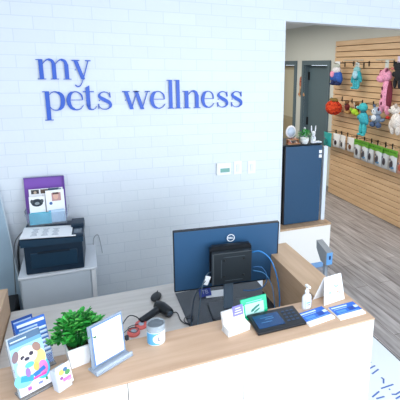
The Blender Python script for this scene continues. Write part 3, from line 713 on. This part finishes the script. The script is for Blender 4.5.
# sanitiser bottle
bt = thing('sanitiser_bottle', 'white hand sanitiser pump bottle between terminal and tent card', 'bottle', (.897, 1.556, LZ), RAD(5))
q = MB(); prof = [(0, 0), (.023, 0), (.0245, .003), (.0245, .055), (.021, .066), (.010, .073), (.009, .078), (0, .078)]
q.lathe(prof, M((236,240,246), .3, trans=.15), seg=28, T=Matrix.Diagonal((1.0, .62, 1, 1))); q.build('bottle_body', bt)
q = MB(); q.lathe([(0, .078), (.010, .078), (.010, .09), (.005, .092), (.004, .108), (0, .108)], M((248,249,251), .35), seg=18); q.build('pump_collar', bt)
q = MB(); q.box((0, -.006, .113), (.013, .032, .010), M((248,249,251), .35), bev=.003); q.build('pump_head', bt)
q = MB(); q.box((0, -.0158, .032), (.03, .0008, .036), M((206,222,240), .5)); q.box((0, -.0164, .036), (.02, .0006, .006), M((120,160,206), .5)); q.box((.002, -.0164, .025), (.016, .0006, .004), M((150,120,190), .5)); q.build('label', bt)

# tent card
tc = thing('tent_card', 'white folded tent card with small pet drawings on the ledge corner', 'card', (1.05, 1.56, LZ), RAD(8))
Wt, Ht, Dt = .118, .122, .034
q = MB()
q.add([(-Wt/2-.008,-.008,0),(Wt/2,-.008,0),(Wt/2-.004,.024,Ht),(-Wt/2+.012,.024,Ht),(-Wt/2-.008,-.006,0),(Wt/2,-.006,0),(Wt/2-.004,.026,Ht),(-Wt/2+.012,.026,Ht)], [[0,1,2,3],[7,6,5,4],[0,4,5,1],[1,5,6,2],[2,6,7,3],[3,7,4,0]], PAPER); q.build('front_leaf', tc)
q = MB()
q.add([(-Wt/2-.02,.06,0),(Wt/2-.01,.06,0),(Wt/2-.004,.026,Ht),(-Wt/2+.012,.026,Ht),(-Wt/2-.02,.062,0),(Wt/2-.01,.062,0),(Wt/2-.004,.028,Ht),(-Wt/2+.012,.028,Ht)], [[0,1,2,3],[7,6,5,4],[0,4,5,1],[1,5,6,2],[2,6,7,3],[3,7,4,0]], PAPER); q.build('back_leaf', tc)
TCT = TR(0, -.0085, 0) @ RX(RAD(-15))
art(tc, TCT, [('e', .018, .078, .028, .02, (150,178,216)), ('e', .018, .082, .016, .012, (250,250,252)), ('e', .03, .084, .008, .012, (170,190,220)), ('e', -.024, .05, .016, .012, (160,190,222)), ('e', .02, .046, .018, .010, (226,170,150)), ('e', .032, .04, .01, .008, (150,170,210)), ('b', -.01, .028, .04, .003, (200,210,226)), ('b', -.01, .02, .05, .003, (205,214,228))], .001)

# ================================================================ SCALE HEAD ON POST
sl = thing('scale_display', 'grey display head with blue front on a post beyond the side arm', 'scale', (1.69, 2.66, 0), 0)
GM = M((142,146,150), .45, name='grey_scale_plastic')
MB().box((-.02, .06, .012), (.44, .5, .024), M((188,196,210), .4), bev=.006).build('platform', sl)
MB().tube([(.0, .0, .02), (.0, .0, .66)], .019, M((128,134,142), .4, .3), seg=14).build('post', sl)
q = MB(); HT = TR(.0, 0, .655) @ RZ(RAD(-4))
q.add([(-.028,-.05,-.005),(.028,-.05,-.005),(.028,-.06,.105),(-.028,-.06,.105),(-.026,.12,.07),(.026,.12,.07),(.026,.125,.135),(-.026,.125,.135),(-.026,.04,-.005),(.026,.04,-.005)],
      [[0,1,2,3],[3,2,6,7],[7,6,5,4],[4,5,9,8],[8,9,1,0],[0,3,7,4,8],[1,9,5,6,2]], GM, HT); q.build('head', sl)
q = MB(); q.box((0, -.057, .05), (.05, .006, .1), M((92,146,198), .3), HT); q.box((.002, -.0605, .058), (.016, .003, .03), M((28,48,92), .3), HT); q.build('display_face', sl, 'pale blue face with dark window')

# ================================================================ LOW PLATFORM, FRIDGE AND ITEMS ON IT
lpf = thing('low_platform', 'low white platform with wooden top under the dark fridge', 'platform', (1.95, 4.1, 0))
MB().box((-.04, 0, .27), (1.02, .70, .42), WHITE, bev=.002).build('platform_body', lpf)
MB().box((-.04, 0, .03), (1.0, .71, .06), M((128,170,218), .5)).build('toe_kick', lpf)
MB().box((-.04, 0, .492), (1.03, .71, .022), WOODY, bev=.002).build('platform_top', lpf)
fg = thing('mini_fridge', 'dark blue-black mini fridge on the low platform', 'fridge', (2.1, 4.06, .5035))
FM = M((44,80,114), .35, name='dark_fridge_door')
MB().box((0, .03, .425), (.45, .4, .85), M((28,36,46), .45), bev=.006).build('fridge_body', fg)
MB().box((.012, -.196, .425), (.428, .04, .84), FM, bev=.008).build('fridge_door', fg)
MB().box((-.208, -.2, .425), (.012, .03, .83), M((22,30,40), .4)).build('door_gasket', fg)
MB().box((0, .02, .856), (.458, .42, .012), M((20,28,36), .35), bev=.003).build('fridge_top', fg)
for z, l in ((.778, 'upper'), (.73, 'lower')):
    tag(MB().box((0, 0, 0), (.034, .002, .034), PAPER, TR(2.305, 3.8430, .5035+z)).build('sticker'), 'small white square sticker on the fridge, the %s of two' % l, 'sticker')
tag(MB().box(*span(2.36, 2.405, 3.86, 3.9, .5035, 1.33), M((226,234,244), .3), bev=.003).build('upright_trim'), 'narrow white upright post beside the dark fridge', 'post')
FT = .5035+.8625
mr = thing('round_mirror', 'round white mirror standing on the fridge at the left', 'mirror', (2.005, 3.96, FT), RAD(8))
MB().lathe([(0, 0), (.035, 0), (.035, .005), (.006, .009), (.005, .06)], M((230,232,236), .3), seg=20).build('foot', mr)
MB().lathe([(0, -.006), (.062, -.006), (.066, 0), (.062, .006), (0, .006)], M((240,236,240), .35), T=TR(0, 0, .122) @ RX(RAD(90)), seg=32).build('mirror_frame', mr)
MB().lathe([(0, .0065), (.05, .0065), (.05, .0075), (0, .0075)], M((196,208,226), .1), T=TR(0, 0, .122) @ RX(RAD(90)), seg=32).build('mirror_glass', mr)
wt_ = thing('wooden_tray', 'small wooden tiered tray in front of the round mirror', 'tray', (2.0, 3.89, FT), RAD(3))
for k, z in enumerate((.008, .05)):
    MB().box((0, .01*k, z), (.15-.02*k, .05, .01), M((176,126,92), .6), bev=.002).build('shelf', wt_)
for s in (-1, 1): MB().box((s*.06, .01, .03), (.008, .04, .04), M((150,100,70), .6)).build('upright', wt_)
for k, (x, z, c) in enumerate(((-.04, .022, (210,120,100)), (.0, .022, (90,60,60)), (.035, .022, (226,190,170)), (-.02, .064, (130,90,80)), (.02, .064, (214,170,150)))):
    names = ('coral', 'dark brown', 'beige', 'brown upper', 'pink-beige upper')
    tag(MB().ball((0, 0, .0), (.026, .026, .02), M(c, .4), TR(2.0+x, 3.888, FT+z+.001)).build('small_charm'), 'tiny %s ornament on the wooden tray' % names[k], 'ornament')
pt = thing('potted_plant', 'small green plant in a white pot on the fridge', 'plant', (2.137, 3.9, FT))
MB().lathe([(0, 0), (.032, 0), (.045, .03), (.046, .062), (.041, .062), (.038, .05), (0, .05)], M((240,242,240), .4), seg=24).build('pot', pt)
fo = MB(); random.seed(9)
for k in range(150):
    a = random.uniform(0, 2*pi); el = random.uniform(-.2, 1.3); rr = random.uniform(.035, .088)
    p = Vector((rr*cos(a)*cos(el)*1.05, rr*sin(a)*cos(el), .06+rr*sin(el)*.95)); d = (p-Vector((0,0,.05))).normalized(); s_ = d.cross(Vector((0,0,1))).normalized(); L_ = .024
    fo.add([p, p+d*L_*.5+s_*.009, p+d*L_, p+d*L_*.5-s_*.009], [[0,1,2,3]], GL[random.choice((0, 2, 2, 1))])
fo.build('foliage', pt)
rbt = thing('rabbit_figurine', 'white long-eared rabbit figurine on the fridge at the right', 'figurine', (2.24, 3.9, FT), RAD(-10))
q = MB(); WP = M((238,240,246), .4); q.ball((0, 0, .045), (.06, .05, .09), WP); q.ball((0, -.004, .105), (.045, .042, .05), WP); q.ball((0, -.01, .012), (.066, .06, .024), WP); q.build('body', rbt)
for s in (-1, 1): MB().ball((s*.013, 0, .155), (.014, .01, .07), WP, TR(0, 0, 0) @ RY(s*.06)).build('ear', rbt)
q = MB(); q.ball((-.009, -.024, .108), (.006, .004, .006), BLACKP); q.ball((.009, -.024, .108), (.006, .004, .006), BLACKP); q.ball((0, -.022, .07), (.012, .008, .016), M((90,100,120), .5)); q.build('face_marks', rbt)
cbt = thing('clear_bottle', 'clear plastic bottle standing behind the plant on the fridge', 'bottle', (2.185, 3.99, FT))
MB().lathe([(0, 0), (.022, 0), (.024, .01), (.024, .1), (.010, .125), (.010, .14), (0, .14)], M((214,226,240), .1, trans=.6, ior=1.2), seg=20).build('bottle_body', cbt)
MB().lathe([(0, .14), (.011, .14), (.011, .155), (0, .155)], M((226,232,240), .4), seg=16).build('cap', cbt)
tag(MB().box(*span(2.26, 2.35, 3.9, 3.96, FT, FT+.012), M((210,220,232), .4), bev=.003).build('white_box'), 'flat pale box beside the rabbit figurine on the fridge', 'box')

# sign between the doors
ws = thing('wall_plaque', 'orange-brown hanging plaque with dark dog figure between the grey doors', 'plaque', (3.968, 7.42, 1.60), RAD(-90))
OR = M((188,110,78), .55)
q = MB(); q.prism([(-.07, .2), (.07, .2), (.085, .24), (.07, .36), (.03, .385), (-.03, .385), (-.07, .36), (-.085, .24)], -.02, 0, OR); q.build('upper_board', ws)
q = MB(); q.prism([(-.07, .2), (.07, .2), (.08, .1), (.12, .03), (.06, 0), (-.06, 0), (-.12, .03), (-.08, .1)], -.02, 0, M((206,168,124), .55)); q.build('lower_board', ws)
q = MB(); q.box((0, -.022, .29), (.09, .004, .02), M((120,60,44), .5)); q.box((0, -.022, .335), (.07, .004, .016), M((130,70,50), .5)); q.ball((0, -.022, .13), (.05, .01, .07), M((40,34,40), .5)); q.ball((0, -.022, .07), (.07, .01, .09), M((52,44,46), .5)); q.ball((-.08, -.022, .05), (.05, .01, .04), M((190,90,60), .5)); q.ball((.08, -.022, .05), (.05, .01, .04), M((190,90,60), .5)); q.build('figure', ws)

# ================================================================ SLATWALL STOCK
def wall_T(y, z): return (3.94, y, z)       # local x -> world -y (right in the photo), local -y -> out from wall
HK = M((26,26,30), .4, .3)
def hook(y, z, label, length=.2):
    o = thing('display_hook', label, 'hook', (3.94, y, z), RAD(-90))
    MB().box((0, -.006, -.012), (.02, .008, .075), HK, bev=.002).build('back_plate', o)
    MB().tube([(0, -.008, 0), (0, -length, .0), (0, -length-.012, .016)], .004, HK, smooth_path=False).build('prong', o)
    return o
def toy(name, label, cat, y, z, out=.1, rz=0):
    k = (3.94-out)/3.9     # measured on the wall face; stands off by its own depth
    return thing(name, label, cat, (3.94-out, y*k, 2.131+(z-2.131)*k), RAD(-90)+rz)
def fabric(c): return speckle('plush', tuple(int(x*.88) for x in c), tuple(min(255, int(x*1.06)) for x in c), 60, .9)
def hcard(o, w, h, z, c=(236,238,240)):
    return MB().box((0, 0, z), (w, .004, h), M(c, .6)).build('header_card', o)
def body(o, name, balls, c, T=None):
    m = MB(); mt_ = fabric(c)
    for b in balls: m.ball(b[0], b[1], mt_, T if len(b) < 3 else RY(0) @ TR(*b[0]) @ RY(b[2]) @ TR(*[-k for k in b[0]]))
    return m.build(name, o)
# row A
hook(5.94, 2.225, 'black hook holding the blue toy at the top left of the slatwall')
o = toy('plush_toy', 'blue dressed plush toy with pink patch, top left of the slatwall', 'dog toy', 6.10, 1.88, .14)
hcard(o, .13, .09, .325)
body(o, 'hat', [((0,-.01,.295), (.16,.08,.09)), ((-.05,-.01,.27), (.07,.06,.06))], (190,196,186))
body(o, 'head', [((0,-.012,.235), (.2,.11,.11))], (226,222,226))
body(o, 'torso', [((.0,0,.14), (.26,.12,.19)), ((-.09,-.01,.12), (.12,.1,.14), .4), ((.09,-.01,.11), (.12,.1,.16), -.3)], (46,92,176))
body(o, 'patch', [((-.06,-.055,.17), (.11,.05,.1))], (240,156,186))
for s in (-1, 1): body(o, 'leg', [((s*.07,-.01,.045), (.12,.1,.10)), ((s*.07,-.03,.018), (.11,.11,.04))], (28,44,90))
hook(5.70, 2.235, 'empty black hook right of the blue toy')
hook(5.31, 2.235, 'empty black hook between teal and pink toys')
hook(5.435, 2.215, 'black hook holding the hanging teal toy')
o = toy('plush_toy', 'teal plush toy with pale belly and dangling legs, top row', 'dog toy', 5.55, 1.84, .12)
hcard(o, .1, .1, .345, (196,206,206))
body(o, 'head', [((0,0,.285), (.13,.1,.10))], (138,196,200))
body(o, 'torso', [((0,0,.21), (.2,.1,.15)), ((-.09,0,.16), (.06,.06,.16), .35), ((.09,0,.17), (.05,.06,.14), -.3)], (56,170,184))
body(o, 'belly', [((.01,-.04,.215), (.12,.05,.12))], (170,214,232))
for x, l in ((-.055, .15), (.0, .12), (.05, .15)): body(o, 'leg', [((x,0,.08), (.045,.05,l)), ((x-.01,-.02,.02), (.05,.06,.04))], (72,182,196))
hook(4.76, 2.235, 'black hook holding the long pink toy')
o = toy('plush_toy', 'long pink plush toy with dark spots, top row', 'dog toy', 4.86, 1.54, .12)
hcard(o, .07, .12, .655, (206,214,210))
pk = (236,160,190)
body(o, 'head', [((-.01,0,.51), (.24,.13,.17)), ((-.07,-.02,.47), (.16,.12,.11)), ((.0,.0,.58), (.09,.08,.07))], pk)
body(o, 'ear', [((-.11,0,.55), (.05,.04,.08), -.5)], (150,70,90)); body(o, 'ear', [((.04,-.03,.57), (.04,.04,.09), .3)], (120,60,80))
body(o, 'torso', [((.02,0,.28), (.15,.1,.38)), ((.0,0,.14), (.17,.1,.18)), ((-.05,0,.06), (.09,.08,.14), .25), ((.08,0,.06), (.08,.08,.15), -.1)], pk)
body(o, 'back', [((.085,.01,.24), (.07,.09,.42))], (120,44,62))
for x, z in ((.0, .34), (-.01, .24), (.0, .14), (-.05, .05)): body(o, 'spot', [((x,-.048,z), (.035,.02,.05))], (96,40,60))
hook(4.52, 2.24, 'black hook holding the black toy by the frame edge')
o = toy('plush_toy', 'black plush toy at the right edge of the photo, top row', 'dog toy', 4.62, 1.91, .12)
bkc = (34,36,40)
body(o, 'head', [((0,0,.26), (.15,.1,.12)), ((-.06,0,.30), (.04,.04,.06))], bkc); body(o, 'torso', [((.02,0,.17), (.15,.1,.18)), ((-.07,0,.17), (.08,.06,.07), .4)], bkc)
for s in (-1, 1): body(o, 'leg', [((s*.045+.0,0,.06), (.05,.06,.14))], bkc)
body(o, 'nose', [((-.06,-.05,.24), (.05,.03,.04))], (206,120,110))
hcard(o, .06, .1, .35, (222,206,226))
# price rail strips
for k, (ya, yb) in enumerate(((5.98, 5.45), (5.15, 4.75))):
    tag(MB().box(*span(3.925, 3.939, yb, ya, 2.268, 2.285), M((205,190,168), .4), bev=.002).build('price_rail'), ('pale price rail above the blue and teal toys' if k == 0 else 'pale price rail above the long pink toy'), 'rail')
# row B
hook(5.96, 1.68, 'black hook holding the orange fluffy toy')
o = toy('plush_toy', 'round fluffy orange-red pumpkin toy at the left of the second row', 'dog toy', 6.15, 1.385, .16)
m = MB(); ORF = fabric((214,70,30)); ORD = fabric((170,36,20)); random.seed(2)
m.ball((0, 0, .12), (.3, .2, .2), ORF)
for k in range(150):
    a = random.uniform(0, 2*pi); b_ = random.uniform(-1.4, 1.4); d = Vector((cos(a)*cos(b_)*.15, sin(a)*cos(b_)*.1, sin(b_)*.1))
    m.ball(tuple(Vector((0,0,.12))+d), (.045, .045, .045), ORF if k % 3 else ORD, None, 6, 4)
m.build('fluffy_body', o); body(o, 'stem', [((0,0,.24), (.2,.1,.07)), ((-.07,0,.245), (.08,.08,.05))], (128,104,50))
for y, lab, c1, c2 in ((5.765, 'small brown toy hanging right of the orange toy', (122,84,52), (110,36,36)), (5.49, 'small brown toy hanging above the lime toy', (134,98,60), (96,52,34))):
    hook(y*.985, 1.665, 'black hook holding the '+lab.split(' hanging')[0]+(' beside the orange one' if y > 5.6 else ' above the lime toy'))
    o = toy('plush_toy', lab, 'dog toy', y, 1.50, .1)
    body(o, 'head', [((0,0,.125), (.085,.06,.06))], c1); body(o, 'torso', [((.01,0,.06), (.11,.07,.10)), ((.015,0,.02), (.08,.06,.05))], c2); body(o, 'collar', [((0,-.03,.095), (.06,.02,.02))], (60,50,44))
o = toy('plush_toy', 'small lime green toy beside the large teal toy', 'dog toy', 5.545, 1.44, .16)
body(o, 'torso', [((0,0,.055), (.15,.08,.09)), ((.07,0,.03), (.07,.06,.06))], (172,210,50)); body(o, 'wing', [((-.06,-.02,.085), (.07,.04,.05), .5)], (126,178,40)); body(o, 'base_tuft', [((.01,0,.01), (.1,.06,.03))], (150,120,60))
o = toy('plush_toy', 'small tan toy under the brown toy in the second row', 'dog toy', 5.72, 1.44, .1)
body(o, 'torso', [((0,0,.03), (.16,.07,.055)), ((-.07,0,.035), (.06,.05,.05))], (176,136,84)); body(o, 'head', [((.06,-.01,.05), (.06,.05,.05))], (150,104,60))
hook(5.14, 1.665, 'black hook holding the large teal toy')
o = toy('plush_toy', 'large teal plush toy with long hanging legs, second row', 'dog toy', 5.33, 1.16, .18)
tl = (66,184,190)
body(o, 'head', [((.0,0,.41), (.16,.12,.13)), ((-.085,-.01,.40), (.09,.07,.05))], tl); body(o, 'muzzle_tip', [((-.12,-.01,.40), (.06,.05,.045))], (200,226,224))
body(o, 'torso', [((.02,0,.255), (.17,.12,.19)), ((-.07,0,.27), (.13,.06,.06), -.5), ((.1,0,.24), (.06,.06,.15), -.25)], (64,176,192))
for s in (-1, 1): body(o, 'leg', [((.02+s*.035,0,.1), (.07,.08,.18)), ((.02+s*.04,-.02,.02), (.07,.08,.04))], tl)
body(o, 'collar', [((.01,0,.345), (.10,.09,.03))], (34,90,110))
hook(4.87, 1.675, 'black hook holding the grey-blue cat toy')
o = toy('plush_toy', 'grey-blue cat plush toy with white face, second row', 'dog toy', 5.0, 1.33, .14)
gb = (120,140,166)
body(o, 'head', [((0,0,.225), (.18,.11,.12))], (160,178,198)); body(o, 'face', [((-.015,-.035,.215), (.12,.06,.08))], (226,232,236))
for s in (-1, 1): body(o, 'ear', [((s*.065,0,.29), (.05,.03,.06), s*.3)], (90,108,136))
body(o, 'torso', [((0,0,.12), (.2,.1,.13)), ((-.12,0,.12), (.09,.06,.05), .5), ((.13,0,.11), (.1,.06,.05), -.4)], gb); body(o, 'belly', [((-.01,-.04,.13), (.11,.05,.09))], (222,230,236))
for s in (-1, 1): body(o, 'leg', [((s*.065,-.01,.035), (.1,.08,.08))], (76,98,134))
body(o, 'eyes', [((-.04,-.065,.225), (.018,.012,.022)), ((.01,-.065,.23), (.018,.012,.022))], (40,60,90))
hook(4.46, 1.70, 'black hook holding the white fluffy toy')
o = toy('plush_toy', 'white fluffy plush toy at the right edge, second row', 'dog toy', 4.60, 1.29, .16)
wh = (236,228,220)
body(o, 'head', [((-.02,0,.315), (.16,.12,.13)), ((-.09,-.01,.30), (.07,.07,.06))], wh); body(o, 'torso', [((.02,0,.17), (.17,.12,.22)), ((-.06,0,.12), (.08,.08,.16), .2)], wh)
for s in (-1, 1): body(o, 'leg', [((.02+s*.05,0,.05), (.07,.08,.12))], (226,218,210))
body(o, 'eye', [((-.05,-.058,.335), (.03,.015,.022))], (30,30,34)); body(o, 'ear', [((.03,-.03,.37), (.05,.04,.07), -.4)], (190,176,166)); body(o, 'red_toggle', [((-.15,0,.20), (.07,.05,.045))], (196,52,40)); body(o, 'red_string', [((-.1,0,.205), (.12,.015,.012))], (170,60,50))
# row C: bags
def bag(y, z, w, h, out, rz, label, top=None, col=(226,226,224), mark=(50,44,50), group=None, blue=False):
    k_ = (3.94-out)/3.9; o = thing('treat_bag', label, 'treat bag', (3.94-out, y*k_, 2.131+(z-2.131)*k_), RAD(-90)+rz)
    m = MB(); n = 8; vs = []; fs = []
    for i in range(n+1):
        t = i/n; zz = h*t; th = .022*sin(pi*min(1, t*1.15+.05))**.7 if t < .8 else .003
        ww = w/2*(1-.05*sin(pi*t)); vs += [(-ww, 0, zz), (-ww*.6, -th, zz), (0, -th*1.25, zz), (ww*.6, -th, zz), (ww, 0, zz), (ww*.6, th*.7, zz), (0, th*.8, zz), (-ww*.6, th*.7, zz)]
    for i in range(n):
        for k in range(8): fs.append([i*8+k, i*8+(k+1) % 8, i*8+8+(k+1) % 8, i*8+8+k])
    fs.append(list(range(8))); fs.append(list(range(n*8, n*8+8)))
    m.add(vs, fs, M(col, .4), None, True); m.build('pouch', o)
    if top:
        m = MB(); m.box((0, -.004, h*.86), (w*1.0, .014, h*.3), M(top, .45), bev=.003); m.build('green_header', o)
        m = MB()
        for k in range(5): m.box((-w*.36+k*w*.18, -.0125, h*.9), (w*.1, .002, h*.07), M((60,130,30), .5), RY(.0))
        m.build('header_print', o)
    m = MB(); m.ball((w*.04, -.03, h*.36), (w*.34, .014, h*.36), M(mark, .5)); m.ball((-w*.2, -.026, h*.55), (w*.2, .012, h*.12), M((120,120,132), .5))
    if blue: m.ball((w*.12, -.028, h*.2), (w*.5, .014, h*.12), M((96,140,176), .5)); m.ball((-w*.14, -.028, h*.3), (w*.2, .012, h*.3), M((70,80,96), .5))
    m.build('pouch_print', o); return o
for y, l in ((6.24, 'teal bag'), (6.04, 'first white bag'), (5.86, 'second white bag'), (5.60, 'third white bag'), (5.40, 'first green topped bag'), (5.22, 'second green topped bag'), (5.07, 'third green topped bag'), (4.89, 'fourth green topped bag'), (4.74, 'fifth green topped bag'), (4.57, 'sixth green topped bag')):
    if y < 6.2: hook(y*.98, 1.12, 'black hook holding the %s from the left, bottom row' % l, .10)
o = bag(6.29, .83, .26, .235, .13, 0, 'teal bag at the left end of the bottom row', None, (36,160,158), (26,120,120))
hook(6.09, 1.115, 'black hook holding the teal bag, bottom row', .2)
bag(6.01, .86, .19, .225, .09, .15, 'white treat bag with dark print, nearest the teal bag')
bag(5.82, .86, .18, .225, .09, -.1, 'white treat bag with dark print, second from the teal bag')
bag(5.585, .86, .22, .225, .09, 0, 'white treat bag with brown print left of the green topped bags', None, (226,226,224), (110,70,50))
G1 = (104,168,56)
for k, (y, lab) in enumerate(((5.40, 'leftmost green topped treat bag'), (5.22, 'second green topped treat bag from the left'), (5.07, 'third green topped treat bag from the left'), (4.89, 'fourth green topped treat bag, under the white toy'), (4.74, 'fifth green topped treat bag from the left'), (4.57, 'green topped treat bag nearest the right edge'))):
    bag(y, .79-.004*k, .17, .29, .1+.035*(k % 2), .06*(-1)**k, lab, G1, (214,218,220), (72,66,72), None, k % 2 == 1)
bag(4.40, .77, .17, .26, .1, 0, 'white and red treat bag cut by the right edge', None, (224,170,150), (190,90,70))

# a loop on every hanging toy and bag, up to the prong that carries it
bpy.context.view_layer.update()
hooks = [o for o in COL.objects if o.name.startswith('display_hook')]
for o in [o for o in COL.objects if o.name.startswith(('plush_toy', 'treat_bag')) and o.type == 'EMPTY']:
    top = max((c.matrix_local @ v.co).z for c in o.children for v in c.data.vertices)
    near = [h for h in hooks if abs(h.location.y-o.location.y) < .12 and h.location.z > o.location.z+top-.14]
    if not near: continue
    h = min(near, key=lambda h: abs(h.location.z-o.location.z-top)+abs(h.location.y-o.location.y))
    dy = o.location.y-h.location.y; dz = h.location.z-o.location.z
    if dz > top-.02: MB().tube([(0, 0, top-.01), (dy, 0, dz+.003)], .003, M((222,222,220), .5), seg=6, smooth_path=False).build('hang_loop', o)
